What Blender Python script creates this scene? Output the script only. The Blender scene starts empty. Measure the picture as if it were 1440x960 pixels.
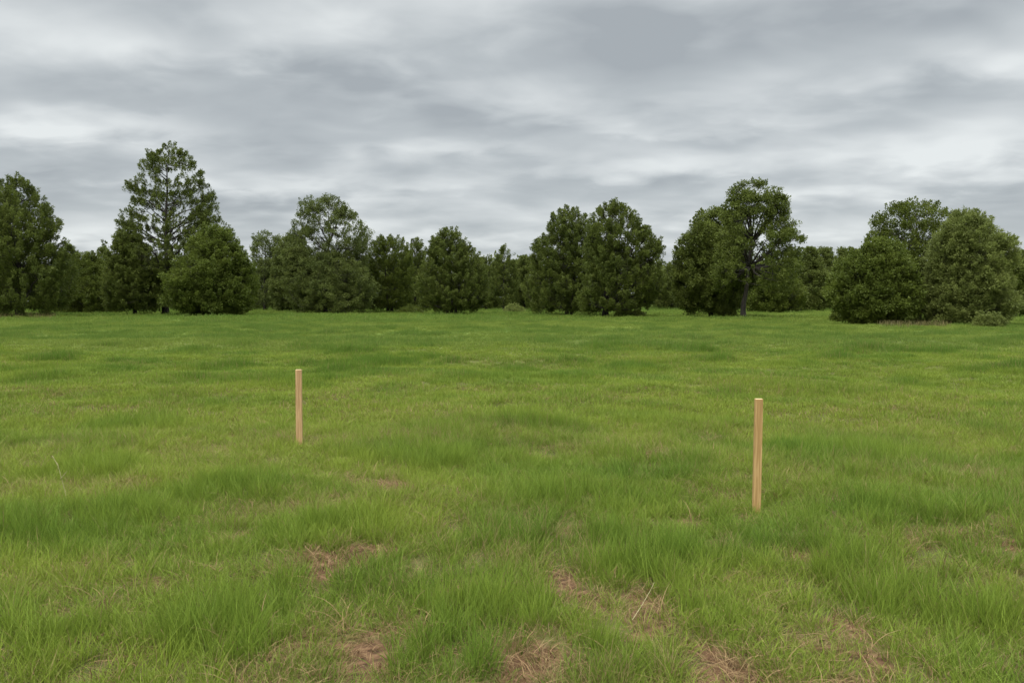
import bpy, math, random
import numpy as np
from mathutils import Vector

random.seed(7)
rng = np.random.default_rng(11)
sc = bpy.context.scene
COL = sc.collection

# ------------------------------------------------------------------ camera
F = 1130.0; HOR = 425.0; EYE = 1.5
TH = math.atan((480 - HOR) / F)
cam_d = bpy.data.cameras.new('camera')
cam_d.sensor_width = 36; cam_d.lens = 36 * F / 1440
cam_d.clip_start = 0.05; cam_d.clip_end = 5000
cam = bpy.data.objects.new('camera', cam_d); COL.objects.link(cam)
cam.location = (0, 0, EYE); cam.rotation_euler = (math.pi / 2 - TH, 0, 0)
sc.camera = cam

# ------------------------------------------------------------------ noise / terrain
_tab = np.random.default_rng(3).random((256, 256))
def vnoise(x, y):
    x = np.asarray(x, float); y = np.asarray(y, float)
    xi = np.floor(x).astype(int); yi = np.floor(y).astype(int)
    fx = x - xi; fy = y - yi
    fx = fx * fx * (3 - 2 * fx); fy = fy * fy * (3 - 2 * fy)
    a = _tab[xi % 256, yi % 256]; b = _tab[(xi + 1) % 256, yi % 256]
    c = _tab[xi % 256, (yi + 1) % 256]; d = _tab[(xi + 1) % 256, (yi + 1) % 256]
    return (a * (1 - fx) + b * fx) * (1 - fy) + (c * (1 - fx) + d * fx) * fy
def fbm(x, y, o=3, s=0.0):
    r = 0; a = 0.5; t = 0
    for i in range(o):
        r = r + a * vnoise(x * 2 ** i + 17.3 * i + s, y * 2 ** i + 9.1 * i + s * 1.7); t += a; a *= 0.5
    return r / t
def sstep(a, b, v):
    t = np.clip((np.asarray(v, float) - a) / (b - a), 0, 1); return t * t * (3 - 2 * t)
def gz(x, y):
    x = np.asarray(x, float); y = np.asarray(y, float)
    near = 0.11 * (fbm(x / 1.1, y / 1.1, 2, 5) - .5) + 0.20 * (fbm(x / 4.0, y / 4.0, 2, 9) - .5)
    big = 0.40 * (fbm(x / 13, y / 11, 2, 31) - .5)
    return near * (1 - 0.8 * sstep(15, 70, np.abs(y))) + big * sstep(12, 26, y) * (1 - 0.75 * sstep(50, 90, y))
def ray(px, py):
    u = (px - 720) / F; v = (480 - py) / F
    return np.array([u, math.cos(TH) + v * math.sin(TH), -math.sin(TH) + v * math.cos(TH)])
def ground(px, py):
    d = ray(px, py); z = 0.0
    for _ in range(12):
        s = (z - EYE) / d[2]; z = 0.5 * z + 0.5 * float(gz(s * d[0], s * d[1]))
    return s * d[0], s * d[1], z
def at(px, py, Y):
    d = ray(px, py); s = Y / d[1]
    return s * d[0], EYE + s * d[2]

# ------------------------------------------------------------------ helpers
def tag(o, label=None, cat=None, group=None, kind=None):
    if label: o['label'] = label
    if cat: o['category'] = cat
    if group: o['group'] = group
    if kind: o['kind'] = kind
    return o
def link(name, me, parent=None, mat=None):
    o = bpy.data.objects.new(name, me)
    if mat: me.materials.append(mat)
    COL.objects.link(o)
    if parent: o.parent = parent
    return o
def quads_mesh(name, V, tint=None, smooth=False):
    """V: (n,4,3) quads"""
    n = len(V)
    me = bpy.data.meshes.new(name)
    me.vertices.add(n * 4); me.vertices.foreach_set('co', V.reshape(-1).astype(np.float32))
    me.loops.add(n * 4); me.loops.foreach_set('vertex_index', np.arange(n * 4, dtype=np.int32))
    me.polygons.add(n); me.polygons.foreach_set('loop_start', np.arange(0, n * 4, 4, dtype=np.int32))
    me.update(calc_edges=True)
    if tint is not None:
        a = me.attributes.new('tint', 'FLOAT', 'FACE'); a.data.foreach_set('value', tint.astype(np.float32))
    return me
class Tubes:
    def __init__(s): s.v = []; s.f = []
    def add(s, pts, rad, n=6):
        base = len(s.v); m = len(pts)
        for i, p in enumerate(pts):
            a = pts[max(i - 1, 0)]; b = pts[min(i + 1, m - 1)]
            t = (b - a).normalized()
            r = Vector((1, 0, 0)) if abs(t.x) < .8 else Vector((0, 1, 0))
            e1 = t.cross(r).normalized(); e2 = t.cross(e1)
            for k in range(n):
                an = 2 * math.pi * k / n
                s.v.append(p + (e1 * math.cos(an) + e2 * math.sin(an)) * rad[i])
        for i in range(m - 1):
            for k in range(n):
                s.f.append((base + i * n + k, base + i * n + (k + 1) % n, base + (i + 1) * n + (k + 1) % n, base + (i + 1) * n + k))
        s.f.append(tuple(base + (m - 1) * n + k for k in range(n)))
    def mesh(s, name):
        me = bpy.data.meshes.new(name); me.from_pydata([tuple(v) for v in s.v], [], s.f); me.update()
        me.polygons.foreach_set('use_smooth', [True] * len(me.polygons))
        return me

# ------------------------------------------------------------------ materials
def new_mat(name):
    m = bpy.data.materials.new(name); m.use_nodes = True
    nt = m.node_tree; nt.nodes.clear()
    return m, nt, nt.nodes, nt.links
def ramp(nd, stops):
    r = nd.new('ShaderNodeValToRGB'); e = r.color_ramp.elements
    while len(e) < len(stops): e.new(0.5)
    for i, (p, c) in enumerate(stops): e[i].position = p; e[i].color = (*c, 1)
    return r
def leaf_mat(name, dark, light, transl=0.42, nscale=0.35):
    dark = (dark[0] * 1.12, dark[1] * 1.1, dark[2] * .95); light = (light[0] * 1.11, light[1] * 1.08, light[2] * .92)
    m, nt, nd, ln = new_mat(name)
    at_ = nd.new('ShaderNodeAttribute'); at_.attribute_name = 'tint'
    geo = nd.new('ShaderNodeNewGeometry')
    no = nd.new('ShaderNodeTexNoise'); no.inputs['Scale'].default_value = nscale; no.inputs['Detail'].default_value = 3
    ln.new(geo.outputs['Position'], no.inputs['Vector'])
    ad = nd.new('ShaderNodeMath'); ad.operation = 'MULTIPLY_ADD'
    ln.new(no.outputs['Fac'], ad.inputs[0]); ad.inputs[1].default_value = 0.9; ad.inputs[2].default_value = -0.45
    a2 = nd.new('ShaderNodeMath'); a2.operation = 'ADD'; a2.use_clamp = True
    ln.new(ad.outputs[0], a2.inputs[0]); ln.new(at_.outputs['Fac'], a2.inputs[1])
    mid = tuple((a + b) / 2 for a, b in zip(dark, light))
    r = ramp(nd, [(0.0, dark), (0.5, mid), (1.0, light)])
    ln.new(a2.outputs[0], r.inputs[0])
    p = nd.new('ShaderNodeBsdfPrincipled'); p.inputs['Roughness'].default_value = 0.55
    p.inputs['Specular IOR Level'].default_value = 0.15
    t = nd.new('ShaderNodeBsdfTranslucent'); mx = nd.new('ShaderNodeMixShader'); mx.inputs[0].default_value = transl
    ln.new(r.outputs[0], p.inputs['Base Color']); ln.new(r.outputs[0], t.inputs['Color'])
    ln.new(p.outputs[0], mx.inputs[1]); ln.new(t.outputs[0], mx.inputs[2])
    o = nd.new('ShaderNodeOutputMaterial'); ln.new(mx.outputs[0], o.inputs[0])
    return m
LEAF = {
    'pine': leaf_mat('pine_needles', (0.050, 0.070, 0.016), (0.140, 0.170, 0.042)),
    'oak': leaf_mat('broad_leaves', (0.054, 0.074, 0.016), (0.145, 0.178, 0.042)),
    'bush': leaf_mat('bush_leaves', (0.046, 0.066, 0.012), (0.130, 0.160, 0.032)),
    'light_bush': leaf_mat('light_bush_leaves', (0.052, 0.074, 0.014), (0.140, 0.176, 0.036)),
    'grey': leaf_mat('grey_green_leaves', (0.056, 0.076, 0.022), (0.138, 0.166, 0.048)),
    'willow': leaf_mat('pale_leaves', (0.080, 0.104, 0.028), (0.215, 0.25, 0.078)),
    'far': leaf_mat('far_leaves', (0.060, 0.080, 0.020), (0.150, 0.180, 0.048)),
}
def bark_mat():
    m, nt, nd, ln = new_mat('bark')
    geo = nd.new('ShaderNodeNewGeometry'); mp = nd.new('ShaderNodeMapping'); mp.inputs['Scale'].default_value = (9, 9, 1.6)
    no = nd.new('ShaderNodeTexNoise'); no.inputs['Scale'].default_value = 1; no.inputs['Detail'].default_value = 6
    ln.new(geo.outputs['Position'], mp.inputs[0]); ln.new(mp.outputs[0], no.inputs['Vector'])
    r = ramp(nd, [(0.3, (0.012, 0.010, 0.008)), (0.7, (0.048, 0.039, 0.030))]); ln.new(no.outputs['Fac'], r.inputs[0])
    p = nd.new('ShaderNodeBsdfPrincipled'); p.inputs['Roughness'].default_value = 0.95
    b = nd.new('ShaderNodeBump'); b.inputs['Distance'].default_value = 0.03; b.inputs['Strength'].default_value = .7
    ln.new(no.outputs['Fac'], b.inputs['Height']); ln.new(b.outputs[0], p.inputs['Normal'])
    ln.new(r.outputs[0], p.inputs['Base Color'])
    o = nd.new('ShaderNodeOutputMaterial'); ln.new(p.outputs[0], o.inputs[0])
    return m
BARK = bark_mat()

def grass_mat(name, stops_root, lush, yellow, dry, transl=0.35, dry_share=0.06, jit=.45):
    """per blade random in 'tint' (face), 't' along the blade (point), per clump 'lush' and 'dead' (instancer)"""
    m, nt, nd, ln = new_mat(name)
    tb = nd.new('ShaderNodeAttribute'); tb.attribute_name = 'tint'
    tt = nd.new('ShaderNodeAttribute'); tt.attribute_name = 't'
    lu = nd.new('ShaderNodeAttribute'); lu.attribute_name = 'lush'; lu.attribute_type = 'INSTANCER'
    de = nd.new('ShaderNodeAttribute'); de.attribute_name = 'dead'; de.attribute_type = 'INSTANCER'
    mx = nd.new('ShaderNodeMix'); mx.data_type = 'RGBA'
    ad = nd.new('ShaderNodeMath'); ad.operation = 'MULTIPLY_ADD'; ad.use_clamp = True
    ln.new(tb.outputs['Fac'], ad.inputs[0]); ad.inputs[1].default_value = 0.36
    s_ = nd.new('ShaderNodeMath'); s_.operation = 'SUBTRACT'; ln.new(lu.outputs['Fac'], s_.inputs[0]); s_.inputs[1].default_value = 0.18
    ln.new(s_.outputs[0], ad.inputs[2])
    ln.new(ad.outputs[0], mx.inputs['Factor'])
    mx.inputs['A'].default_value = (*yellow, 1); mx.inputs['B'].default_value = (*lush, 1)
    # value jitter
    hv = nd.new('ShaderNodeHueSaturation')
    vj = nd.new('ShaderNodeMath'); vj.operation = 'MULTIPLY_ADD'
    wn = nd.new('ShaderNodeMath'); wn.operation = 'MULTIPLY'; ln.new(tb.outputs['Fac'], wn.inputs[0]); wn.inputs[1].default_value = 37.7
    fr = nd.new('ShaderNodeMath'); fr.operation = 'FRACT'; ln.new(wn.outputs[0], fr.inputs[0])
    ln.new(fr.outputs[0], vj.inputs[0]); vj.inputs[1].default_value = jit; vj.inputs[2].default_value = 1 - jit / 2
    ln.new(vj.outputs[0], hv.inputs['Value']); ln.new(mx.outputs['Result'], hv.inputs['Color'])
    # root colour
    rt = nd.new('ShaderNodeMix'); rt.data_type = 'RGBA'
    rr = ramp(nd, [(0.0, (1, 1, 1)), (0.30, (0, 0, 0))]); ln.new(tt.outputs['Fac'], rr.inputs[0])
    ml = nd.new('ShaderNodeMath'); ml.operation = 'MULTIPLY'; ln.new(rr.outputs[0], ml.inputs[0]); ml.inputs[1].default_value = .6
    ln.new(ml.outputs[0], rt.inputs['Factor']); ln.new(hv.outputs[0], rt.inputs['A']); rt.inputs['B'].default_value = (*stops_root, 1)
    # dry blades : tint high tail or dead clumps
    gt = nd.new('ShaderNodeMath'); gt.operation = 'GREATER_THAN'
    sm = nd.new('ShaderNodeMath'); sm.operation = 'ADD'; ln.new(fr.outputs[0], sm.inputs[0]); ln.new(de.outputs['Fac'], sm.inputs[1])
    ln.new(sm.outputs[0], gt.inputs[0]); gt.inputs[1].default_value = 1 - dry_share
    dm = nd.new('ShaderNodeMix'); dm.data_type = 'RGBA'; ln.new(gt.outputs[0], dm.inputs['Factor'])
    dr = nd.new('ShaderNodeMix'); dr.data_type = 'RGBA'; ln.new(tb.outputs['Fac'], dr.inputs['Factor'])
    dr.inputs['A'].default_value = (*[c * .55 for c in dry], 1); dr.inputs['B'].default_value = (*dry, 1)
    ln.new(rt.outputs['Result'], dm.inputs['A']); ln.new(dr.outputs['Result'], dm.inputs['B'])
    p = nd.new('ShaderNodeBsdfPrincipled'); p.inputs['Roughness'].default_value = 0.5
    p.inputs['Specular IOR Level'].default_value = 0.12
    t = nd.new('ShaderNodeBsdfTranslucent'); ms = nd.new('ShaderNodeMixShader'); ms.inputs[0].default_value = transl
    ln.new(dm.outputs['Result'], p.inputs['Base Color']); ln.new(dm.outputs['Result'], t.inputs['Color'])
    ln.new(p.outputs[0], ms.inputs[1]); ln.new(t.outputs[0], ms.inputs[2])
    o = nd.new('ShaderNodeOutputMaterial'); ln.new(ms.outputs[0], o.inputs[0])
    return m
G_LUSH = (0.110, 0.190, 0.026); G_YEL = (0.220, 0.278, 0.038); G_DRY = (0.38, 0.29, 0.13)
GRASS = grass_mat('grass_blades', (0.115, 0.10, 0.035), G_LUSH, G_YEL, G_DRY, dry_share=.065, jit=.6)
GRASS_FAR = grass_mat('distant_grass_blades', (0.12, 0.15, 0.035), (0.120, 0.188, 0.034), (0.190, 0.242, 0.044), (0.22, 0.24, 0.07), dry_share=.03, jit=.22)
STRAW = grass_mat('straw', (0.15, 0.09, 0.045), (0.11, 0.068, 0.03), (0.23, 0.135, 0.062), (0.32, 0.21, 0.10), transl=.15, dry_share=.35)

# ------------------------------------------------------------------ bare patches and lush tufts of the meadow
BARE = [(552,685,30,9),(488,703,16,6),(455,786,46,10),(520,770,34,8),(345,750,14,6),(230,822,20,10),(290,857,20,8),
        (150,850,18,8),(410,908,24,20),(505,935,58,30),(753,935,38,42),(797,822,24,18),(895,858,28,26),(990,938,32,32),
        (1012,769,18,8),(1140,783,24,9),(1278,758,20,8),(1335,746,28,8),(1225,932,34,20),(1195,888,22,14),
        (1150,908,22,14),(630,834,22,8),(955,735,12,5),(1436,766,16,9),(745,720,14,5),(830,850,16,18),(910,897,16,16),
        (560,885,26,12),(90,858,16,8),(918,640,20,6),(1120,688,12,5),(385,803,16,7),(1300,905,26,9),(700,905,20,12),(1050,960,24,20)]
LUSH = [(680,875,95,60),(905,785,85,38),(1320,868,95,42),(1190,800,60,22),(600,645,70,14),(470,745,85,20),
        (80,740,120,30),(300,900,90,40),(60,910,80,40),(560,930,40,20),(860,915,40,30),(1240,720,70,16),(1000,880,50,30),
        (330,690,80,16),(800,700,100,16),(960,590,110,10),(750,590,70,8),(200,600,80,9),(320,560,50,6),(170,565,40,5),(300,568,30,6),
        (1090,515,40,4),(930,545,26,4),(570,480,30,3),(1200,640,100,12),(130,660,60,14)]
def blobs(lst, x, y, edge, grow=1.0):
    m = np.zeros(np.shape(x))
    for (px, py, rx, ry) in lst:
        cx, cy, _ = ground(px, py); y1 = ground(px, py + ry)[1]; y0 = ground(px, py - ry)[1]
        ax = rx * cy / F * grow; ay = max((y0 - y1) / 2 * grow, ax * .5)
        d = np.sqrt(((x - cx) / ax) ** 2 + ((y - cy) / ay) ** 2)
        m = np.maximum(m, 1 - sstep(1 - edge, 1 + edge, d))
    return m
def bare_mask(x, y):
    w = 0.13
    xx = x + w * (fbm(x * 5, y * 5, 2, 3) - .5) * 2; yy = y + w * (fbm(x * 5, y * 5, 2, 43) - .5) * 2
    spots = sstep(.76, .84, fbm(x / .34 + 7, y / .26, 2, 151)) * .8
    spots = np.maximum(spots, sstep(.64, .72, fbm(x / .8 + 3, y / .5, 3, 161)) * .30)
    return np.maximum(blobs(BARE, xx, yy, .5, 1.08), np.clip(spots, 0, 1) * (y < 9))
def lush_val(x, y, b=None):
    v = 0.36 + 1.0 * (fbm(x / .7, y / .6, 2, 61) - .5) + 1.0 * (fbm(x / 4.5, y / 3.2, 3, 71) - .5) + 0.7 * (fbm(x / 20, y / 16, 2, 81) - .5)
    lb = blobs(LUSH, x, y, .6)
    v = v + sstep(10, 22, y) * (.75 * sstep(.5, .8, fbm(x / 1.3, y / 1.5, 3, 211)) + .5 * (fbm(x / 2.4, y / 3.6, 3, 221) - .5) - .08)
    return np.clip(v + .20 * lb, 0, 1), lb

# ------------------------------------------------------------------ ground sheet
def axis(segs):
    out = [segs[0][0]]
    for a, b, st in segs:
        n = max(1, int(round((b - a) / st))); out += list(np.linspace(a, b, n + 1)[1:])
    return np.array(out)
ys = axis([(-1500, -100, 200), (-100, -4, 12), (-4, 1.5, .5), (1.5, 9, .06), (9, 22, .2), (22, 80, 1), (80, 260, 4), (260, 2500, 200)])
xs = axis([(-2500, -300, 220), (-300, -60, 12), (-60, -8, 1), (-8, 8, .08), (8, 60, 1), (60, 300, 12), (300, 2500, 220)])
X, Y = np.meshgrid(xs, ys); Z = gz(X, Y)
nx, ny = len(xs), len(ys)
me = bpy.data.meshes.new('meadow_ground')
co = np.stack([X, Y, Z], -1).reshape(-1, 3)
idx = np.arange(nx * ny).reshape(ny, nx)
q = np.stack([idx[:-1, :-1], idx[:-1, 1:], idx[1:, 1:], idx[1:, :-1]], -1).reshape(-1, 4)
me.vertices.add(len(co)); me.vertices.foreach_set('co', co.reshape(-1).astype(np.float32))
me.loops.add(q.size); me.loops.foreach_set('vertex_index', q.reshape(-1).astype(np.int32))
me.polygons.add(len(q)); me.polygons.foreach_set('loop_start', np.arange(0, q.size, 4, dtype=np.int32))
me.update(calc_edges=True); me.polygons.foreach_set('use_smooth', [True] * len(q))
bm_ = bare_mask(co[:, 0], co[:, 1]) * (co[:, 1] < 40)
a = me.attributes.new('bare', 'FLOAT', 'POINT'); a.data.foreach_set('value', bm_.astype(np.float32))
lv, _ = lush_val(co[:, 0], co[:, 1])
a = me.attributes.new('lush', 'FLOAT', 'POINT'); a.data.foreach_set('value', lv.astype(np.float32))
m, nt, nd, ln = new_mat('meadow_soil')
geo = nd.new('ShaderNodeNewGeometry')
n1 = nd.new('ShaderNodeTexNoise'); n1.inputs['Scale'].default_value = 22; n1.inputs['Detail'].default_value = 8
n2 = nd.new('ShaderNodeTexNoise'); n2.inputs['Scale'].default_value = 2.2; n2.inputs['Detail'].default_value = 6
for n in (n1, n2): ln.new(geo.outputs['Position'], n.inputs['Vector'])
soil = ramp(nd, [(0.25, (0.040, 0.025, 0.014)), (0.5, (0.118, 0.066, 0.036)), (0.75, (0.20, 0.120, 0.065))]); ln.new(n1.outputs['Fac'], soil.inputs[0])
turf = ramp(nd, [(0.3, (0.060, 0.062, 0.020)), (0.7, (0.120, 0.115, 0.038))]); ln.new(n2.outputs['Fac'], turf.inputs[0])
la = nd.new('ShaderNodeAttribute'); la.attribute_name = 'lush'
farc = nd.new('ShaderNodeMix'); farc.data_type = 'RGBA'; ln.new(la.outputs['Fac'], farc.inputs['Factor'])
farc.inputs['A'].default_value = (0.135, 0.178, 0.034, 1); farc.inputs['B'].default_value = (0.082, 0.134, 0.026, 1)
sx = nd.new('ShaderNodeSeparateXYZ'); ln.new(geo.outputs['Position'], sx.inputs[0])
mr = nd.new('ShaderNodeMapRange'); mr.inputs['From Min'].default_value = 14; mr.inputs['From Max'].default_value = 40; ln.new(sx.outputs['Y'], mr.inputs['Value'])
tf = nd.new('ShaderNodeMix'); tf.data_type = 'RGBA'; ln.new(mr.outputs[0], tf.inputs['Factor']); ln.new(turf.outputs[0], tf.inputs['A']); ln.new(farc.outputs['Result'], tf.inputs['B'])
ba = nd.new('ShaderNodeAttribute'); ba.attribute_name = 'bare'
bb = nd.new('ShaderNodeMath'); bb.operation = 'MULTIPLY_ADD'; bb.use_clamp = True; ln.new(ba.outputs['Fac'], bb.inputs[0]); bb.inputs[1].default_value = 1.5
ns = nd.new('ShaderNodeMath'); ns.operation = 'MULTIPLY_ADD'; ln.new(n1.outputs['Fac'], ns.inputs[0]); ns.inputs[1].default_value = .8; ns.inputs[2].default_value = -.5
ln.new(ns.outputs[0], bb.inputs[2])
gm = nd.new('ShaderNodeMix'); gm.data_type = 'RGBA'; ln.new(bb.outputs[0], gm.inputs['Factor']); ln.new(tf.outputs['Result'], gm.inputs['A']); ln.new(soil.outputs[0], gm.inputs['B'])
p = nd.new('ShaderNodeBsdfPrincipled'); p.inputs['Roughness'].default_value = 1; p.inputs['Specular IOR Level'].default_value = .1
bu = nd.new('ShaderNodeBump'); bu.inputs['Distance'].default_value = .02; bu.inputs['Strength'].default_value = .8
ln.new(n1.outputs['Fac'], bu.inputs['Height']); ln.new(bu.outputs[0], p.inputs['Normal'])
ln.new(gm.outputs['Result'], p.inputs['Base Color'])
o = nd.new('ShaderNodeOutputMaterial'); ln.new(p.outputs[0], o.inputs[0])
tag(link('ground', me, None, m), kind='structure')

# ------------------------------------------------------------------ grass clumps (source meshes) and scatter
def clump_mesh(name, n, radius, hmin, hmax, width, segs, spread, lie=0.0, mat=GRASS, seed=0):
    r = np.random.default_rng(seed)
    vs = []; ts = []; fs = []; tint = []; base = 0
    for b in range(n):
        an = r.random() * 2 * math.pi; rad = radius * math.sqrt(r.random())
        bx, by = rad * math.cos(an), rad * math.sin(an)
        L = hmin + (hmax - hmin) * r.random() ** 1.3
        da = an + r.normal() * .9
        lean = spread * (0.25 + r.random()) + lie
        side = r.random() * math.pi * 2
        wx, wy = math.cos(side), math.sin(side)
        w = width * (0.7 + .6 * r.random())
        px, py, pz = bx, by, -0.02
        th = lean * .35; k2 = lean * (1.0 + 1.2 * r.random())
        side_bend = r.normal() * .35
        rows = []
        for s in range(segs + 1):
            t = s / segs
            rows.append((px, py, pz, w * (1 - t ** 1.6) + 0.0004, t))
            step = L / segs
            ang = min(th + k2 * t, 1.55 if lie else 2.1)
            dd = da + side_bend * t
            px += math.sin(ang) * math.cos(dd) * step; py += math.sin(ang) * math.sin(dd) * step; pz += math.cos(ang) * step
            if lie: pz = max(pz, 0.004)
        tb = r.random()
        for (x, y, z, ww, t) in rows:
            vs += [(x - wx * ww / 2, y - wy * ww / 2, z), (x + wx * ww / 2, y + wy * ww / 2, z)]; ts += [t, t]
        for s in range(segs):
            i = base + 2 * s; fs.append((i, i + 1, i + 3, i + 2)); tint.append(tb)
        base += 2 * (segs + 1)
    me = bpy.data.meshes.new(name); me.from_pydata(vs, [], fs); me.update()
    me.polygons.foreach_set('use_smooth', [True] * len(fs))
    a = me.attributes.new('tint', 'FLOAT', 'FACE'); a.data.foreach_set('value', tint)
    a = me.attributes.new('t', 'FLOAT', 'POINT'); a.data.foreach_set('value', ts)
    me.materials.append(mat)
    return me
def source(cname, meshes):
    c = bpy.data.collections.new(cname)
    for i, me in enumerate(meshes):
        c.objects.link(bpy.data.objects.new('%s_%02d' % (cname, i), me))
    return c
c_near = source('grass_tuft', [clump_mesh('tuft', 58, .085, .04, .165, .0033, 5, .70, seed=i) for i in range(5)] +
                [clump_mesh('tuft_tall', 60, .075, .07, .25, .0034, 6, .46, seed=20 + i) for i in range(3)])
c_mid = source('grass_tuft_mid', [clump_mesh('tuft_mid', 50, .14, .05, .15, .0078, 3, .6, seed=40 + i) for i in range(5)])
c_far = source('grass_tuft_far', [clump_mesh('tuft_far', 70, .36, .05, .14, .020, 2, .6, mat=GRASS_FAR, seed=60 + i) for i in range(4)])
c_vfar = source('grass_tuft_distant', [clump_mesh('tuft_distant', 80, 1.1, .05, .15, .055, 2, .6, mat=GRASS_FAR, seed=80 + i) for i in range(3)])
c_straw = source('straw_litter', [clump_mesh('litter', 34, .11, .04, .20, .0034, 5, .8, lie=.95, mat=STRAW, seed=100 + i) for i in range(4)])

def scatter(name, coll, x, y, scl, rot, pick, lush, dead, label):
    n = len(x); z = gz(x, y)
    me = bpy.data.meshes.new(name); me.vertices.add(n)
    me.vertices.foreach_set('co', np.stack([x, y, z], -1).reshape(-1).astype(np.float32))
    for nm, ty, v in (('scl', 'FLOAT_VECTOR', scl), ('rot', 'FLOAT_VECTOR', rot), ('lush', 'FLOAT', lush), ('dead', 'FLOAT', dead), ('pick', 'INT', pick)):
        a = me.attributes.new(nm, ty, 'POINT')
        a.data.foreach_set('vector' if ty == 'FLOAT_VECTOR' else 'value', np.asarray(v).reshape(-1).astype(np.int32 if ty == 'INT' else np.float32))
    ob = link(name, me)
    g = bpy.data.node_groups.new(name + '_scatter', 'GeometryNodeTree')
    g.interface.new_socket('Geometry', in_out='INPUT', socket_type='NodeSocketGeometry')
    g.interface.new_socket('Geometry', in_out='OUTPUT', socket_type='NodeSocketGeometry')
    N = g.nodes; L = g.links
    gi = N.new('NodeGroupInput'); go = N.new('NodeGroupOutput')
    ci = N.new('GeometryNodeCollectionInfo'); ci.inputs['Collection'].default_value = coll
    ci.inputs['Separate Children'].default_value = True; ci.inputs['Reset Children'].default_value = True
    ip = N.new('GeometryNodeInstanceOnPoints'); ip.inputs['Pick Instance'].default_value = True
    def na(nm, ty):
        k = N.new('GeometryNodeInputNamedAttribute'); k.data_type = ty; k.inputs['Name'].default_value = nm
        return k.outputs['Attribute']
    L.new(gi.outputs[0], ip.inputs['Points']); L.new(ci.outputs[0], ip.inputs['Instance'])
    L.new(na('pick', 'INT'), ip.inputs['Instance Index']); L.new(na('scl', 'FLOAT_VECTOR'), ip.inputs['Scale'])
    er = N.new('FunctionNodeEulerToRotation'); L.new(na('rot', 'FLOAT_VECTOR'), er.inputs[0]); L.new(er.outputs[0], ip.inputs['Rotation'])
    L.new(ip.outputs[0], go.inputs[0])
    md = ob.modifiers.new('scatter', 'NODES'); md.node_group = g
    tag(ob, label, 'grass', kind='stuff')
    return ob
def sample(y0, y1, dens, k=.77, pad=1.0, soft=.0):
    """uniform points of the wedge in front of the camera"""
    n = int(dens * (k * (y1 ** 2 - y0 ** 2) + 2 * pad * (y1 - y0)))
    y = []; tot = 0
    yy = rng.random(n * 3) * (y1 - y0) + y0
    w = (k * yy + pad) / (k * y1 + pad)
    yy = yy[rng.random(len(yy)) < w][:n]
    xx = (rng.random(len(yy)) * 2 - 1) * (k * yy + pad)
    return xx, yy
def place(name, coll, y0, y1, dens, npick, label, hs=1.0, tall=0, pad=1.0, fade=None):
    x, y = sample(y0, y1, dens, pad=pad)
    if fade:   # thin out over the first metres so two kinds of tuft overlap
        keep = rng.random(len(x)) < np.minimum(sstep(y0, y0 + fade[0], y) + .0, 1 - sstep(y1 - fade[1], y1, y))
        x, y = x[keep], y[keep]
    lv, lb = lush_val(x, y)
    bare = bare_mask(x, y) * (y < 40)
    thin = fbm(x / .55, y / .55, 2, 91)
    keep = rng.random(len(x)) > np.clip(bare * 1.25 - .12, 0, .97)
    keep &= (thin > .22) | (rng.random(len(x)) < .5) | (y > 20)
    x, y, lv, lb, bare, thin = x[keep], y[keep], lv[keep], lb[keep], bare[keep], thin[keep]
    n = len(x)
    h = hs * (0.64 + .66 * lv * fbm(x / .35, y / .35, 2, 101) + .20 * lb * (y < 12)) * (1 - .55 * bare) * (.8 + .4 * rng.random(n))
    h = h * (1 + sstep(9, 20, y) * (1.9 * sstep(.45, .85, fbm(x / 1.3, y / 1.5, 3, 211)) - .25))
    h = h * (1 + 3.2 * sstep(100, 128, y) * (fbm(x / 3, y / 6, 2, 191)) ) * (1 - .35 * np.clip(blobs([(1063, 738, 34, 26), (421, 640, 26, 16)], x, y, .5), 0, 1))
    wsc = (.85 + .3 * rng.random(n))
    scl = np.stack([wsc, wsc, h], -1)
    # the blades lean together in drifts, as combed by wind
    wa = fbm(x / 1.6, y / 1.6, 2, 111) * 6.28 * 1.5
    lean = .30 * fbm(x / .8, y / .8, 2, 121)
    rot = np.stack([lean * np.cos(wa) + rng.normal(size=n) * .08, lean * np.sin(wa) + rng.normal(size=n) * .08, rng.random(n) * 6.28], -1)
    pick = rng.integers(0, npick, n)
    if tall:
        t_ = (rng.random(n) < (.05 + .5 * lb + .35 * (fbm(x / .5, y / .5, 2, 141) > .62)))
        pick = np.where(t_, npick + rng.integers(0, tall, n), pick)
    dead = np.clip(-.01 + .5 * bare + .10 * (rng.random(n) < .08) - .10 * lb + .22 * (fbm(x / 1.3, y / 1.3, 2, 131) - .5), -.2, .9)
    return scatter(name, coll, x, y, scl, rot, pick, lv, dead, label)
place('grass', c_near, 1.9, 10.5, 230, 5, 'low green meadow grass in the foreground around the stakes', tall=3, pad=1.4, fade=(.01, 1.8))
place('grass', c_mid, 8.6, 26, 80, 5, 'green meadow grass behind the wooden stakes', hs=1.0, fade=(1.8, 5))
place('grass', c_far, 20, 70, 11, 4, 'smooth bright green grass in the middle of the meadow', hs=1.0, fade=(6, 14))
place('grass', c_vfar, 54, 210, 1.5, 3, 'distant pale green grass reaching to the treeline', hs=1.1, fade=(14, 1), pad=10)
# litter of straw on the bare patches and thinly everywhere
x, y = sample(1.9, 14, 190, pad=1.4)
b = bare_mask(x, y); k = rng.random(len(x)) < (.20 + .42 * b); x, y, b = x[k], y[k], b[k]; n = len(x)
s_ = .6 + .7 * rng.random(n)
scatter('straw', c_straw, x, y, np.stack([s_, s_, s_ * .9], -1), np.stack([rng.normal(size=n) * .1, rng.normal(size=n) * .1, rng.random(n) * 6.28], -1),
        rng.integers(0, 4, n), rng.random(n), rng.random(n) * .5, 'dead brown straw lying on the bare earth patches')

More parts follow.
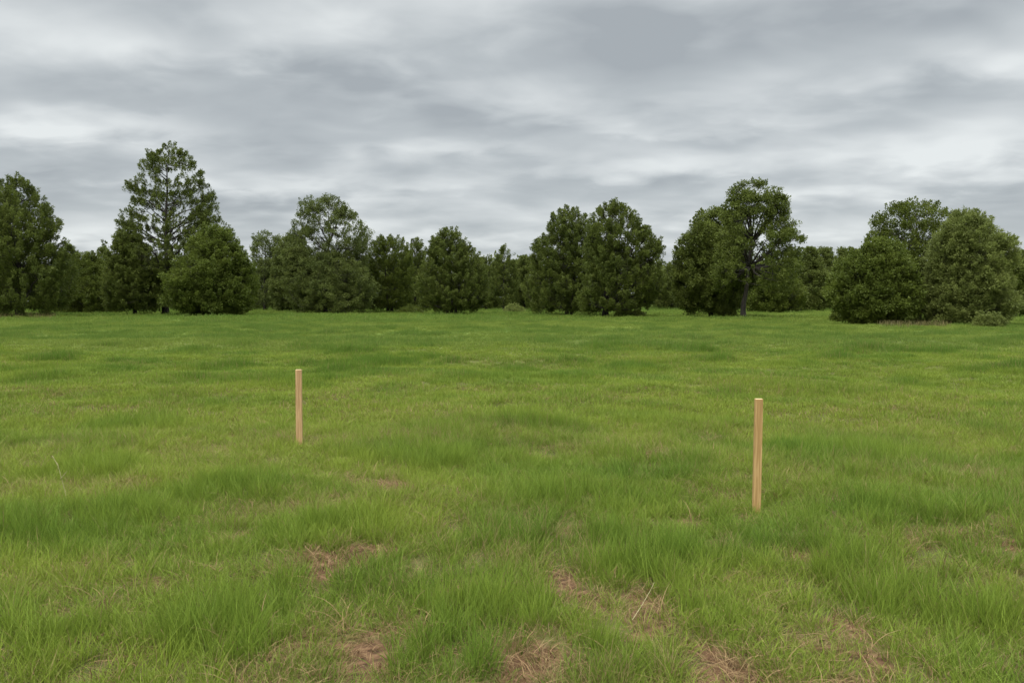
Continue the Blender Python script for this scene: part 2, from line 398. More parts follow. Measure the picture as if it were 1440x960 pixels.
# ------------------------------------------------------------------ trees
def leaves_for(C, Rc, AX, n_per, ll, lw, style, r):
    """C centres (k,3), Rc clump radii, AX clump axis; returns quads and tint"""
    k = len(C)
    cid = np.repeat(np.arange(k), n_per); n = len(cid)
    ax = AX[cid]
    u = r.normal(size=(n, 3)); u /= np.linalg.norm(u, axis=1)[:, None]
    if style == 'spike':
        t = r.random(n) ** .8
        rad = Rc[cid] * .52 * (1 - t) ** .6 * np.sqrt(r.random(n))
        perp = u - ax * (u * ax).sum(1)[:, None]; perp /= np.linalg.norm(perp, axis=1)[:, None] + 1e-6
        P = C[cid] + ax * ((t - .45) * 2.1 * Rc[cid])[:, None] + perp * rad[:, None]
        D = ax * .9 + perp * .8 + u * .35
    else:
        rad = Rc[cid] * 1.22 * (r.random(n) ** .6)
        sq = np.array([1, 1, .72])
        P = C[cid] + u * rad[:, None] * sq
        D = u * .8 + ax * .3 + r.normal(size=(n, 3)) * .5
    D /= np.linalg.norm(D, axis=1)[:, None]
    Nn = u + np.array([0, 0, .7]) + r.normal(size=(n, 3)) * .35
    S = np.cross(D, Nn); S /= np.linalg.norm(S, axis=1)[:, None] + 1e-6
    L = ll * (.6 + .8 * r.random(n)); W = lw * (.6 + .8 * r.random(n))
    tip = P + D * L[:, None]; mid = P + D * (L * .45)[:, None]
    V = np.stack([P, mid + S * W[:, None] / 2, tip, mid - S * W[:, None] / 2], 1)
    ct = r.random(k) * .4 + .3
    tint = ct[cid] + (r.random(n) - .5) * .24
    return V, tint

def tree(name, label, cat, cx, base, outline, leaf='pine', style='spike', n=220, per=70, cr=.55, ll=.26, lw=.085,
         open_=0.0, trunk_r=.2, cb=.15, limbs=26, slope=.75, group=None, Yd=None, seed=0, dense_below=None, fork=None, trunks=1, tiers=0, fill=1.0, flow=None, ttop=.93):
    r = np.random.default_rng(seed)
    n = int(n * (1.12 if open_ > .5 else 1.45)); per = int(per * 2.1); lw = lw * .90; ll = ll * .80
    if Yd is None: gx, Yd, g0 = ground(cx, base)
    else:
        gx = at(cx, base, Yd)[0]; g0 = float(gz(gx, Yd))
    root = bpy.data.objects.new(name, None); COL.objects.link(root); root.location = (gx, Yd, g0)
    root.empty_display_size = .5
    tag(root, label, cat, group)
    pts = sorted([(at(cx, py, Yd)[1] - g0, at(xl, py, Yd)[0] - gx, at(xr, py, Yd)[0] - gx) for py, xl, xr in outline])
    zz = np.array([p[0] for p in pts]); lo = np.array([p[1] for p in pts]); hi = np.array([p[2] for p in pts])
    zmin, H = zz[0], zz[-1]
    zmin = max(zmin, .1 if cat != 'tree' or base > 450 else .75)
    def env(z, az):
        l = np.interp(z, zz, lo); h = np.interp(z, zz, hi)
        c = np.cos(az); mid = (l + h) / 2; hw = np.maximum((h - l) / 2, .05)
        return mid, hw           # centre line in x and half width
    def sample_pts(m, inner):
        out = []
        zt = r.random(m * 6) * (H - zmin) + zmin; az = r.random(m * 6) * 2 * math.pi
        mid, hw = env(zt, az)
        keep = r.random(m * 6) < (hw / hw.max()) ** 1.3
        zt, az, mid, hw = zt[keep], az[keep], mid[keep], hw[keep]
        f = np.maximum(inner + (1 - inner) * np.sqrt(r.random(len(zt))), 0)
        rr = np.maximum(hw - cr * .45, .05) * f
        lobe = vnoise((az * 1.27) % 8 + cx, zt / (cr * 3.2) + cx) + .5 * vnoise((az * 2.55) % 16 + cx * .7, zt / (cr * 1.7) + 3)
        irr = .56 + .52 * lobe
        return np.stack([mid + rr * np.cos(az) * np.minimum(irr, 1.04), rr * np.sin(az) * irr * .95, zt - cr * .3], -1)
    # limbs -------------------------------------------------------------
    T = Tubes()
    lean = r.normal() * .02
    tops = []
    trunk_pts = []
    for ti in range(trunks):
        off = 0 if trunks == 1 else (ti - (trunks - 1) / 2) * trunk_r * 2.6
        tt = H * (fork if fork else ttop); m = 10
        midt = env(H * .8, 0)[0]
        P = []
        for i in range(m):
            t = i / (m - 1)
            P.append(Vector((off * (1 + 2.5 * t) + (midt * .7) * t ** 1.5 + r.normal() * .012 * H * .3 * (0 < i), r.normal() * .01 * H * .3, -0.15 + (tt + .15) * t)))
        R = [trunk_r * ((1 - t) ** .8 * (.9 if not fork else .55) + (.06 if not fork else .42)) * (1 + .5 * math.exp(-t * m * 1.1)) for t in [i / (m - 1) for i in range(m)]]
        T.add(P, R, 8); trunk_pts.append((P, R))
    samples = []; srad = []
    prim = sample_pts(limbs, .55)[:limbs]
    for pi, tp in enumerate(prim):
        P, R = trunk_pts[pi % trunks]
        dist = math.hypot(tp[0], tp[1])
        zs = min(max(tp[2] - slope * dist * (.7 + .6 * r.random()), zmin * .5 + .1, cb * H * .6), P[-1].z * .97)
        t = (zs + .15) / (P[-1].z + .15) * (len(P) - 1); i = min(int(t), len(P) - 2); fr_ = t - i
        s0 = P[i].lerp(P[i + 1], fr_); r0 = R[i] * (1 - fr_) + R[i + 1] * fr_
        e = Vector(tp) * 1.0
        c1 = s0.lerp(e, .45) + Vector((r.normal() * .12, r.normal() * .12, -.10 * dist + r.normal() * .1))
        rl = min(r0 * .62, .022 * dist + .02) if not fork else min(r0 * .75, .034 * dist + .03)
        pp = []; rad = []
        for j in range(7):
            u = j / 6
            q_ = s0 * (1 - u) ** 2 + c1 * 2 * u * (1 - u) + e * u * u
            q_ = q_ + Vector((r.normal(), r.normal(), r.normal())) * .02 * dist * (0 < j)
            pp.append(q_); rad.append(rl * (1 - u) ** .8 + .012)
            if j >= 2: samples.append(q_); srad.append(rad[-1])
        T.add(pp, rad, 6)
    for (P, R) in trunk_pts:
        for i in range(4, 10): samples.append(P[i]); srad.append(R[i] * .5)
    # clumps ------------------------------------------------------------
    if open_ > 0:
        m1 = int(n * open_); par = r.integers(0, len(prim), m1)
        base_f = prim[par]
        C1 = base_f + r.normal(size=(m1, 3)) * np.array([.95, .95, .55]) * (cr * 1.6)
        mid, hw = env(C1[:, 2] + cr * .3, 0); rr = np.hypot(C1[:, 0] - mid, C1[:, 1])
        k_ = rr < hw; C1 = C1[k_ & (C1[:, 2] < H - cr * .4) & (C1[:, 2] > zmin)]
        C2 = sample_pts(n, .5)[:n - m1]
        C = np.vstack([C1, C2])
    else:
        C = sample_pts(int(n * 1.6), .35 if fill < 1 else .1)
        sel = []
        md2 = (cr * .62) ** 2
        for c in C:
            if len(sel) >= n: break
            if not sel or (((np.array(sel) - c) ** 2).sum(1)).min() > md2: sel.append(c)
        C = np.array(sel)
    if dense_below:
        zb = at(cx, dense_below, Yd)[1] - g0
        C3 = sample_pts(int(n * 2.0), .15); C3 = C3[C3[:, 2] < zb + r.normal(size=len(C3)) * .5][:int(n * .9)]
        C = np.vstack([C, C3])
    # outline clumps make the silhouette stand where it should
    ez = np.linspace(zmin + .1, H - cr * .75, max(6, int((H - zmin) / (cr * 1.05)))) + r.normal(size=max(6, int((H - zmin) / (cr * 1.05)))) * .1
    lst = []
    for sgn in (-1, 1):
        mid, hw = env(ez, 0)
        kk = r.random(len(ez)) < (.9 if not open_ else .72)
        lst.append(np.stack([mid + sgn * np.maximum(hw * (.80 + .2 * r.random(len(ez))) - cr * .5 * (1 + .6 * r.random(len(ez))), 0), r.normal(size=len(ez)) * hw * .22, ez - .1], -1)[kk])
    mid, hw = env(np.array([H]), 0)
    lst.append(np.array([[float(mid[0]) * .9, 0, H - cr * 1.0]]))
    C = np.vstack([C] + lst)
    C[:, 2] = np.maximum(C[:, 2], .12)
    if open_ > .5:   # the near side of the bare trunk stays clear of foliage
        C = C[~((np.abs(C[:, 0]) < .95) & (C[:, 1] < .3) & (C[:, 2] < .68 * H) & (r.random(len(C)) < .9))]
    if tiers:   # foliage lies in plates along the rising limbs
        dist = np.hypot(C[:, 0], C[:, 1]); zc_ = C[:, 2] - .35 * dist
        C[:, 2] = C[:, 2] + (np.round(zc_ / tiers) * tiers - zc_) * .62
    nb = len(C)
    # shoots poking out of the crown all round
    ns = int(nb * .5); zt = r.random(ns * 3) * (H - zmin) * .96 + zmin + .2; az = r.random(ns * 3) * 2 * math.pi
    mid, hw = env(zt, az); kk = r.random(ns * 3) < (hw / hw.max()) ** .9
    zt, az, mid, hw = zt[kk][:ns], az[kk][:ns], mid[kk][:ns], hw[kk][:ns]
    lobe2 = vnoise((az * 1.27) % 8 + cx, zt / (cr * 3.2) + cx)
    rr = hw * (.70 + .26 * lobe2 + .12 * r.random(len(zt)))
    C = np.vstack([C, np.stack([mid + rr * np.cos(az), rr * np.sin(az), zt], -1)])
    k = len(C)
    out = C - np.array([0, 0, 0]); mid, hw = env(C[:, 2], 0); out[:, 0] -= mid; out[:, 2] = 0
    nrm = np.linalg.norm(out, axis=1)[:, None] + 1e-6
    if flow == 'droop': AX = out / nrm * .8 + np.array([0, 0, -.25])
    else: AX = out / nrm * .55 * np.minimum(1, nrm / 1.5) + np.array([0, 0, .85])
    AX = AX + r.normal(size=(k, 3)) * .25; AX /= np.linalg.norm(AX, axis=1)[:, None]
    Rc = cr * (.7 + .55 * r.random(k))
    V, tint = leaves_for(C[:nb], Rc[:nb], AX[:nb], per, ll, lw, style, r)
    V2, t2 = leaves_for(C[nb:], Rc[nb:] * .62, AX[nb:], int(per * .34), ll, lw, 'spike', r)
    V = np.concatenate([V, V2]); tint = np.concatenate([tint, t2])
    # keep within the ground
    V[:, :, 2] = np.maximum(V[:, :, 2], .02)
    S = np.array([tuple(s) for s in samples])
    for c in C[:: (1 if open_ else 2)]:
        d = ((S - c) ** 2).sum(1) + np.where(S[:, 2] > c[2] + .3, 4, 0); j = int(d.argmin())
        a_ = Vector(S[j]); b_ = Vector(c)
        if (b_ - a_).length < .15: continue
        m_ = a_.lerp(b_, .5) + Vector((r.normal() * .06, r.normal() * .06, -.06 * (b_ - a_).length))
        r_ = min(srad[j] * .7, .035); T.add([a_, m_, b_], [r_, r_ * .7, .008], 4)
    link('trunk', T.mesh(name + '_trunk'), root, BARK)
    link('crown', quads_mesh(name + '_crown', V, tint), root, LEAF[leaf])
    return root

TREES = [
 # far left group
 dict(name='pine_tree', label='large dense dark tree at the left edge, partly cut by the frame, above brown brush', cat='tree', cx=28, base=447,
      outline=[(440,-10,80),(425,-35,95),(400,-45,100),(375,-48,104),(355,-45,100),(335,-38,92),(312,-28,80),(290,-16,66),(270,0,50),(258,10,40),(250,18,31)],
      n=430, cr=.6, per=80, trunk_r=.34, seed=1, leaf='pine'),
 dict(name='pine_tree', label='dark tree cut off by the left edge, left of the large edge tree', cat='tree', cx=-42, base=445,
      outline=[(440,-85,5),(410,-100,16),(370,-100,22),(330,-88,24),(300,-68,22),(275,-42,14),(260,-22,8),(253,-8,6)],
      n=260, cr=.6, per=70, trunk_r=.3, seed=2, leaf='pine'),
 dict(name='bush', label='low rounded dark bush at the right foot of the large left edge tree', cat='bush', cx=128, base=441,
      outline=[(440,82,170),(425,78,177),(408,80,176),(390,84,165),(375,90,152),(362,100,140),(354,108,130)],
      n=240, cr=.5, per=80, trunk_r=.12, style='round', leaf='bush', seed=3, ll=.2, lw=.12, trunks=2, ttop=.7),
 dict(name='small_tree', label='small dark tree filling the notch between the left edge tree and the low bush', cat='tree', cx=96, base=439,
      outline=[(436,74,120),(400,70,122),(375,76,118),(358,84,110),(345,92,102)], n=130, cr=.5, per=70, trunk_r=.12, seed=4, leaf='pine', Yd=104),
 dict(name='background_tree', label='mid green background tree left of the tall pine, tip beside the low bush', cat='tree', cx=145, base=434,
      outline=[(432,122,172),(405,118,172),(380,124,168),(362,132,160),(349,141,150)], n=130, cr=.65, per=60, leaf='far', seed=5, Yd=140, ll=.34, lw=.13),
 dict(name='background_tree', label='rounded green tree around the lower left side of the tall pine', cat='tree', cx=190, base=435,
      outline=[(433,150,228),(405,146,228),(375,148,220),(355,154,210),(338,162,200),(326,168,192)], n=270, cr=.62, per=66, leaf='pine', seed=6, Yd=89, ll=.27, lw=.1),
 # the tall pine
 dict(name='pine_tree', label='tallest tree, open pine with bare trunk visible and sky between its branches', cat='tree', cx=233, base=441,
      outline=[(392,176,286),(380,170,300),(362,162,318),(345,162,322),(325,166,320),(305,176,314),(285,180,303),(268,180,297),(250,192,290),(235,202,279),(222,209,269),(212,217,258),(203,230,240)],
      n=600, cr=.44, per=54, tiers=1.45, open_=.62, trunk_r=.34, cb=.25, limbs=62, slope=.62, seed=7, dense_below=378, leaf='pine', Yd=92, ll=.26, lw=.085),
 dict(name='bush', label='big rounded bushy tree in front of the tall pine, with two short stems', cat='bush', cx=300, base=443,
      outline=[(440,268,335),(430,240,356),(412,232,361),(390,236,360),(372,246,356),(356,258,350),(345,262,338),(333,274,330),(325,280,318),(316,292,306)],
      n=430, cr=.55, per=85, trunk_r=.16, style='round', leaf='light_bush', seed=8, Yd=84, ll=.21, lw=.12, trunks=2, ttop=.75),
 dict(name='background_tree', label='thin sparse twiggy tree right of the big bush under the tall pine', cat='tree', cx=372, base=434,
      outline=[(432,352,396),(405,348,400),(375,350,402),(350,352,398),(335,356,394),(324,362,390)], n=150, cr=.55, per=46, open_=.6, leaf='grey', style='round', seed=9, Yd=128, limbs=22, ll=.26, lw=.15, dense_below=365),
 dict(name='background_tree', label='dull green tree behind the left side of the sparse grey green tree', cat='tree', cx=408, base=435,
      outline=[(433,385,440),(400,378,446),(370,382,444),(350,388,436),(335,396,426),(330,402,416)], n=160, cr=.6, per=60, leaf='grey', style='round', seed=10, Yd=120, ll=.3, lw=.18),
 dict(name='tree', label='tall grey green tree with sparse twiggy crown showing sky, left of centre', cat='tree', cx=458, base=441,
      outline=[(438,418,500),(420,402,512),(395,396,516),(370,398,520),(345,402,522),(330,406,522),(318,412,519),(305,418,512),(294,420,494),(284,420,484),(276,432,470)],
      n=560, cr=.46, per=54, open_=.60, trunk_r=.26, cb=.2, limbs=48, slope=.9, seed=11, dense_below=352, leaf='grey', style='round', ll=.2, lw=.12, fork=.62),
 dict(name='bush', label='bushy lower growth standing in front of the foot of the grey green tree', cat='bush', cx=490, base=440,
      outline=[(438,425,516),(425,412,526),(405,408,530),(388,418,524),(370,430,512),(354,448,480)],
      n=230, cr=.5, per=75, trunk_r=.12, style='round', leaf='grey', seed=12, Yd=102, ll=.2, lw=.12),
 dict(name='tree', label='dense dark flat-topped tree between the grey green tree and the cone-shaped one', cat='tree', cx=548, base=440,
      outline=[(438,520,575),(425,508,582),(400,505,586),(375,510,584),(355,516,580),(342,524,572),(332,535,560)],
      n=270, cr=.55, per=75, trunk_r=.18, leaf='bush', seed=13, trunks=2),
 dict(name='background_tree', label='background tree peeping between the flat-topped tree and the cone-shaped one', cat='tree', cx=584, base=434,
      outline=[(432,560,606),(400,556,608),(370,560,604),(350,568,598),(337,578,590)], n=140, cr=.6, per=60, leaf='far', seed=14, Yd=130, ll=.32, lw=.12),
 dict(name='tree', label='dense cone-shaped dark green tree just left of centre', cat='tree', cx=635, base=443,
      outline=[(441,595,672),(430,585,684),(410,583,688),(390,586,688),(370,592,682),(352,600,670),(340,607,658),(330,615,648),(321,628,641)],
      n=380, cr=.55, per=80, trunk_r=.16, leaf='pine', seed=15, trunks=3, ttop=.7),
 dict(name='pine_tree', label='small pointed conifer far back near the centre of the photo', cat='tree', cx=708, base=434,
      outline=[(432,688,728),(405,686,730),(385,690,728),(372,693,726),(362,697,722),(354,701,717),(346,706,710)], n=150, cr=.55, per=60, leaf='pine', seed=16, Yd=120, open_=.3, limbs=26, slope=.1),
 dict(name='background_tree', label='low background tree between the cone-shaped tree and the small conifer', cat='tree', cx=684, base=434,
      outline=[(432,664,704),(405,660,706),(385,664,702),(370,670,696),(362,677,690)], n=110, cr=.6, per=60, leaf='far', seed=17, Yd=135, ll=.32, lw=.12),
 dict(name='background_tree', label='background tree between the small conifer and the pair of wide dark trees', cat='tree', cx=738, base=434,
      outline=[(432,716,760),(405,714,762),(385,720,758),(370,726,752),(361,732,744)], n=120, cr=.6, per=60, leaf='far', seed=18, Yd=126, ll=.32, lw=.12),
 # pair right of centre
 dict(name='tree', label='wide dark tree right of centre, left one of the overlapping pair', cat='tree', cx=801, base=444,
      outline=[(440,755,840),(428,738,852),(405,734,856),(380,738,856),(358,744,852),(340,752,846),(322,764,838),(308,773,828),(300,780,818),(292,791,802)],
      n=420, cr=.56, per=78, trunk_r=.2, leaf='pine', seed=19, trunks=2),
 dict(name='tree', label='wide dark tree right of centre, right one of the pair, with a stout dark trunk', cat='tree', cx=851, base=447,
      outline=[(438,812,915),(425,808,926),(400,812,930),(378,815,932),(358,818,932),(342,820,930),(325,822,914),(310,828,902),(298,834,892),(290,846,876),(285,856,868)],
      n=430, cr=.52, per=72, trunk_r=.27, leaf='pine', seed=20, open_=.25, limbs=44),
 dict(name='background_tree', label='low background tree in the gap right of the wide dark pair', cat='tree', cx=938, base=434,
      outline=[(432,918,962),(408,914,964),(390,920,958),(380,926,952),(372,934,944)], n=110, cr=.6, per=60, leaf='far', seed=21, Yd=132, ll=.32, lw=.12),
 # oak pair
 dict(name='tree', label='dense rounded tree touching the left side of the tall open oak', cat='tree', cx=1000, base=448,
      outline=[(445,968,1024),(432,956,1040),(408,947,1050),(385,946,1054),(362,950,1058),(342,955,1056),(325,962,1050),(310,972,1042),(300,982,1032),(293,995,1020)],
      n=420, cr=.52, per=78, trunk_r=.2, leaf='oak', style='round', seed=22, Yd=81, ll=.2, lw=.125),
 dict(name='oak_tree', label='tall open oak with dark forking trunk and sky through its crown, right of centre', cat='tree', cx=1046, base=448,
      outline=[(405,1000,1112),(385,998,1124),(365,1002,1132),(345,1006,1132),(328,1010,1126),(312,1014,1112),(300,1018,1108),(285,1022,1106),(270,1026,1098),(260,1032,1086),(252,1044,1064)],
      n=410, cr=.44, per=60, open_=.72, trunk_r=.24, cb=.62, limbs=56, slope=.95, seed=23, leaf='oak', style='round', ll=.19, lw=.125, fork=.58),
 dict(name='background_tree', label='bushy tree behind the foot of the tall open oak', cat='tree', cx=1085, base=438,
      outline=[(436,1045,1125),(415,1040,1132),(395,1046,1128),(380,1056,1118),(370,1068,1104)], n=190, cr=.6, per=66, leaf='bush', style='round', seed=24, Yd=112, ll=.28, lw=.16),
 dict(name='background_tree', label='round-topped background tree first to the right of the tall oak', cat='tree', cx=1138, base=435,
      outline=[(433,1112,1164),(405,1110,1166),(380,1116,1162),(362,1124,1154),(348,1133,1146)], n=140, cr=.6, per=60, leaf='far', style='round', seed=25, Yd=125, ll=.3, lw=.18),
 dict(name='background_tree', label='round-topped background tree second to the right of the tall oak', cat='tree', cx=1160, base=434,
      outline=[(432,1138,1184),(405,1136,1184),(380,1142,1180),(362,1148,1174),(347,1155,1167)], n=140, cr=.6, per=60, leaf='far', style='round', seed=26, Yd=140, ll=.3, lw=.18),
 dict(name='background_tree', label='round-topped background tree just behind the left end of the right hand thicket', cat='tree', cx=1186, base=435,
      outline=[(433,1164,1212),(405,1160,1214),(380,1166,1208),(364,1174,1200),(350,1181,1194)], n=140, cr=.6, per=60, leaf='far', style='round', seed=27, Yd=128, ll=.3, lw=.18),
 # right thicket
 dict(name='bush', label='sprawling bushy tree forming the left part of the right hand thicket', cat='bush', cx=1240, base=456,
      outline=[(456,1205,1275),(442,1178,1288),(425,1168,1292),(405,1165,1290),(385,1172,1286),(368,1184,1280),(352,1200,1270),(342,1215,1256),(336,1230,1244)],
      n=400, cr=.42, per=85, trunk_r=.12, leaf='light_bush', style='round', seed=28, Yd=51.5, ll=.16, lw=.095, trunks=3, ttop=.6),
 dict(name='tree', label='tall dark round-crowned tree in the middle of the right hand thicket', cat='tree', cx=1292, base=457,
      outline=[(430,1240,1345),(405,1236,1350),(385,1232,1350),(365,1226,1348),(345,1225,1346),(328,1226,1342),(312,1230,1336),(300,1236,1328),(291,1246,1318),(283,1268,1300)],
      n=330, cr=.40, per=60, trunk_r=.18, leaf='bush', style='round', seed=29, ll=.15, lw=.1, open_=.55, dense_below=345, limbs=46, Yd=57),
 dict(name='willow_tree', label='pale green feathery tree, tallest at the right side of the right hand thicket', cat='tree', cx=1362, base=458,
      outline=[(457,1312,1395),(442,1304,1416),(425,1302,1428),(400,1306,1426),(378,1308,1414),(365,1306,1424),(348,1310,1426),(336,1318,1418),(326,1318,1404),(312,1330,1396),(304,1340,1386),(296,1350,1368)],
      n=440, cr=.38, per=82, trunk_r=.15, leaf='willow', style='round', seed=30, ll=.20, lw=.06, trunks=3, ttop=.7, Yd=50.5),
 dict(name='tree', label='dark tree at the right edge, cut by the frame behind the pale feathery tree', cat='tree', cx=1450, base=447,
      outline=[(445,1400,1500),(425,1392,1515),(400,1392,1520),(385,1400,1515),(372,1410,1500),(362,1425,1480),(355,1438,1462)], n=240, cr=.55, per=75, leaf='bush', style='round', seed=31, trunks=2, ll=.22, lw=.14),
 dict(name='background_tree', label='background tree peeping over the right edge tree beside the pale one', cat='tree', cx=1425, base=436,
      outline=[(434,1400,1450),(400,1398,1452),(375,1405,1446),(362,1415,1436),(356,1421,1430)], n=120, cr=.6, per=60, leaf='far', style='round', seed=32, Yd=115, ll=.3, lw=.18),
 dict(name='shrub', label='small light green shrub in the grassy gap left of the wide dark pair', cat='shrub', cx=722, base=440,
      outline=[(439,708,736),(436,706,740),(432,710,736),(428,716,728)], n=36, cr=.28, per=50, leaf='willow', style='round', seed=33, trunk_r=.03, ll=.16, lw=.08, limbs=8),
 dict(name='shrub', label='small scrubby shrub in the grass gap behind the low bush at left', cat='shrub', cx=205, base=438,
      outline=[(437,190,222),(433,188,224),(429,196,216)], n=34, cr=.26, per=40, leaf='willow', style='round', seed=41, trunk_r=.03, ll=.16, lw=.08, limbs=8),
 dict(name='shrub', label='low scrubby shrub between the flat-topped tree and the cone-shaped tree', cat='shrub', cx=578, base=441,
      outline=[(440,560,596),(436,557,598),(431,566,590)], n=40, cr=.3, per=40, leaf='bush', style='round', seed=42, trunk_r=.03, ll=.16, lw=.08, limbs=8),
 dict(name='shrub', label='low scrubby shrub right of the stout trunk of the wide dark pair', cat='shrub', cx=885, base=446,
      outline=[(445,868,905),(441,864,908),(436,874,898)], n=46, cr=.26, per=40, leaf='bush', style='round', seed=43, trunk_r=.03, ll=.15, lw=.08, limbs=8),
 dict(name='shrub', label='low scrubby shrub between the two trunks of the tall oak and its rounded neighbour', cat='shrub', cx=1022, base=447,
      outline=[(446,1010,1034),(443,1008,1036),(438,1015,1030)], n=36, cr=.22, per=40, leaf='bush', style='round', seed=44, trunk_r=.03, ll=.14, lw=.07, limbs=8),
 dict(name='shrub', label='light low shrub spilling into the grass at the right foot of the thicket', cat='shrub', cx=1392, base=459,
      outline=[(459,1372,1412),(453,1368,1414),(446,1376,1404)], n=60, cr=.22, per=44, leaf='willow', style='round', seed=45, trunk_r=.03, ll=.13, lw=.06, limbs=8),
 dict(name='shrub', label='small low shrub at the left foot of the right hand thicket', cat='shrub', cx=1183, base=452,
      outline=[(452,1170,1198),(447,1166,1202),(441,1172,1198),(436,1180,1192)], n=40, cr=.24, per=60, leaf='bush', style='round', seed=34, trunk_r=.03, ll=.13, lw=.08, limbs=8),
]
for t in TREES: tree(**t)

# far-off wood that reads as one mass behind everything
r = np.random.default_rng(77)
m_ = 9000
wx = (r.random(m_) * 2 - 1) * 210; wy = 150 + r.random(m_) * 26 + .0006 * wx ** 2 * -1
top = 6.2 + 3.4 * vnoise(wx / 4.5, wy / 9) + 1.6 * vnoise(wx / 1.7 + 40, wy / 5)
wz = top * r.random(m_) ** .8
C = np.stack([wx, wy, wz], -1)
AX = np.tile(np.array([0, 0, 1.0]), (m_, 1)) + r.normal(size=(m_, 3)) * .3; AX /= np.linalg.norm(AX, axis=1)[:, None]
V, tint = leaves_for(C, 1.1 * (.7 + .6 * r.random(m_)), AX, 46, .55, .3, 'round', r)
V[:, :, 2] = np.maximum(V[:, :, 2], 0)
tag(link('woodland', quads_mesh('woodland', V, tint), None, LEAF['far']), 'distant continuous dark green wood closing the meadow behind the trees', 'wood', kind='stuff')

# brown dead brush under the left edge tree and the right thicket
def brush(label, px0, px1, py, n, h, seed):
    r = np.random.default_rng(seed)
    P = []; 
    xs_ = r.random(n) * (px1 - px0) + px0; pys = py + r.normal(size=n) * 1.6
    Vq = []
    for a_, b_ in zip(xs_, pys):
        gx, gy, g = ground(a_, b_)
        for _ in range(7):
            x0 = gx + r.normal() * .2; y0 = gy + r.normal() * .3; z0 = float(gz(x0, y0))
            hh = h * (.4 + .8 * r.random()); dx, dy = r.normal() * .22 * hh, r.normal() * .22 * hh
            w = .012 + .012 * r.random(); an = r.random() * 3.14; cx_, sx_ = math.cos(an) * w, math.sin(an) * w
            Vq.append([(x0 - cx_, y0 - sx_, z0), (x0 + cx_, y0 + sx_, z0), (x0 + dx + cx_ * .3, y0 + dy + sx_ * .3, z0 + hh), (x0 + dx - cx_ * .3, y0 + dy - sx_ * .3, z0 + hh)])
    V = np.array(Vq); tint = r.random(len(V))
    o = link('dry_brush', quads_mesh('dry_brush', V, tint), None, BRUSH)
    tag(o, label, 'dry grass', kind='stuff')
BRUSH = leaf_mat('dry_stems', (0.065, 0.062, 0.028), (0.17, 0.145, 0.068), .1)
brush('reddish brown dead grass under the large left edge tree', -60, 78, 446, 420, .45, 1)
brush('brown dead grass at the foot of the right hand thicket', 1240, 1330, 456.5, 200, .30, 2)

# ------------------------------------------------------------------ wooden stakes
def wood_mat(name, c0, c1):
    m, nt, nd, ln = new_mat(name)
    tc = nd.new('ShaderNodeTexCoord'); mp = nd.new('ShaderNodeMapping'); mp.inputs['Scale'].default_value = (60, 60, 3.5)
    no = nd.new('ShaderNodeTexNoise'); no.inputs['Scale'].default_value = 1.4; no.inputs['Detail'].default_value = 6; no.inputs['Distortion'].default_value = .4
    ln.new(tc.outputs['Object'], mp.inputs[0]); ln.new(mp.outputs[0], no.inputs['Vector'])
    r = ramp(nd, [(.25, tuple(c * .8 for c in c0)), (.45, c0), (.6, c1), (.9, tuple(c * 1.12 for c in c1))]); ln.new(no.outputs['Fac'], r.inputs[0])
    p = nd.new('ShaderNodeBsdfPrincipled'); p.inputs['Roughness'].default_value = .75; p.inputs['Specular IOR Level'].default_value = .25
    b = nd.new('ShaderNodeBump'); b.inputs['Distance'].default_value = .001; ln.new(no.outputs['Fac'], b.inputs['Height']); ln.new(b.outputs[0], p.inputs['Normal'])
    ln.new(r.outputs[0], p.inputs['Base Color'])
    o = nd.new('ShaderNodeOutputMaterial'); ln.new(p.outputs[0], o.inputs[0]); return m
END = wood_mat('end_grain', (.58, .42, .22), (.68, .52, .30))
def stake(label, bx, by, tx, ty, wpx, mat, rotz):
    import bmesh
    gx, gy, g = ground(bx, by)
    g = float(gz(gx, gy))
    topx, topz = at(tx, ty, gy)
    h = topz - g; w = wpx / F * gy
    bm = bmesh.new()
    d = w * .72
    rings = []
    for z, s in ((-.34, .12), (-.20, 1), (0, 1), (h * .5, 1), (h - .004, 1), (h, .90)):
        rings.append([bm.verts.new((sx * w / 2 * s, sy * d / 2 * s, z)) for sx, sy in ((-1, -1), (1, -1), (1, 1), (-1, 1))])
    for i in range(len(rings) - 1):
        for k in range(4): bm.faces.new((rings[i][k], rings[i][(k + 1) % 4], rings[i + 1][(k + 1) % 4], rings[i + 1][k]))
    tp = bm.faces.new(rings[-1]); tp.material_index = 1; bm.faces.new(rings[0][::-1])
    ve = [e for e in bm.edges if abs((e.verts[0].co - e.verts[1].co).normalized().z) > .99]
    bmesh.ops.bevel(bm, geom=ve, offset=.0022, segments=2, affect='EDGES')
    me = bpy.data.meshes.new('wooden_stake'); bm.to_mesh(me); bm.free()
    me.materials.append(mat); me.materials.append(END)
    ob = link('wooden_stake', me)
    ob.location = (gx, gy, g)
    ob.rotation_euler = (0, math.atan2(topx - gx, h), rotz)
    tag(ob, label, 'stake', 'bare wooden survey stakes in the grass')
stake('shorter farther square wooden stake standing in the grass left of centre', 421.0, 626, 420.0, 519.5, 8.3, wood_mat('pale_wood', (.40, .245, .115), (.50, .325, .160)), .08)
stake('taller nearer square wooden stake standing in the grass at the right', 1063.5, 721, 1067, 560.5, 10.6, wood_mat('tan_wood', (.37, .225, .085), (.47, .305, .130)), -.06)

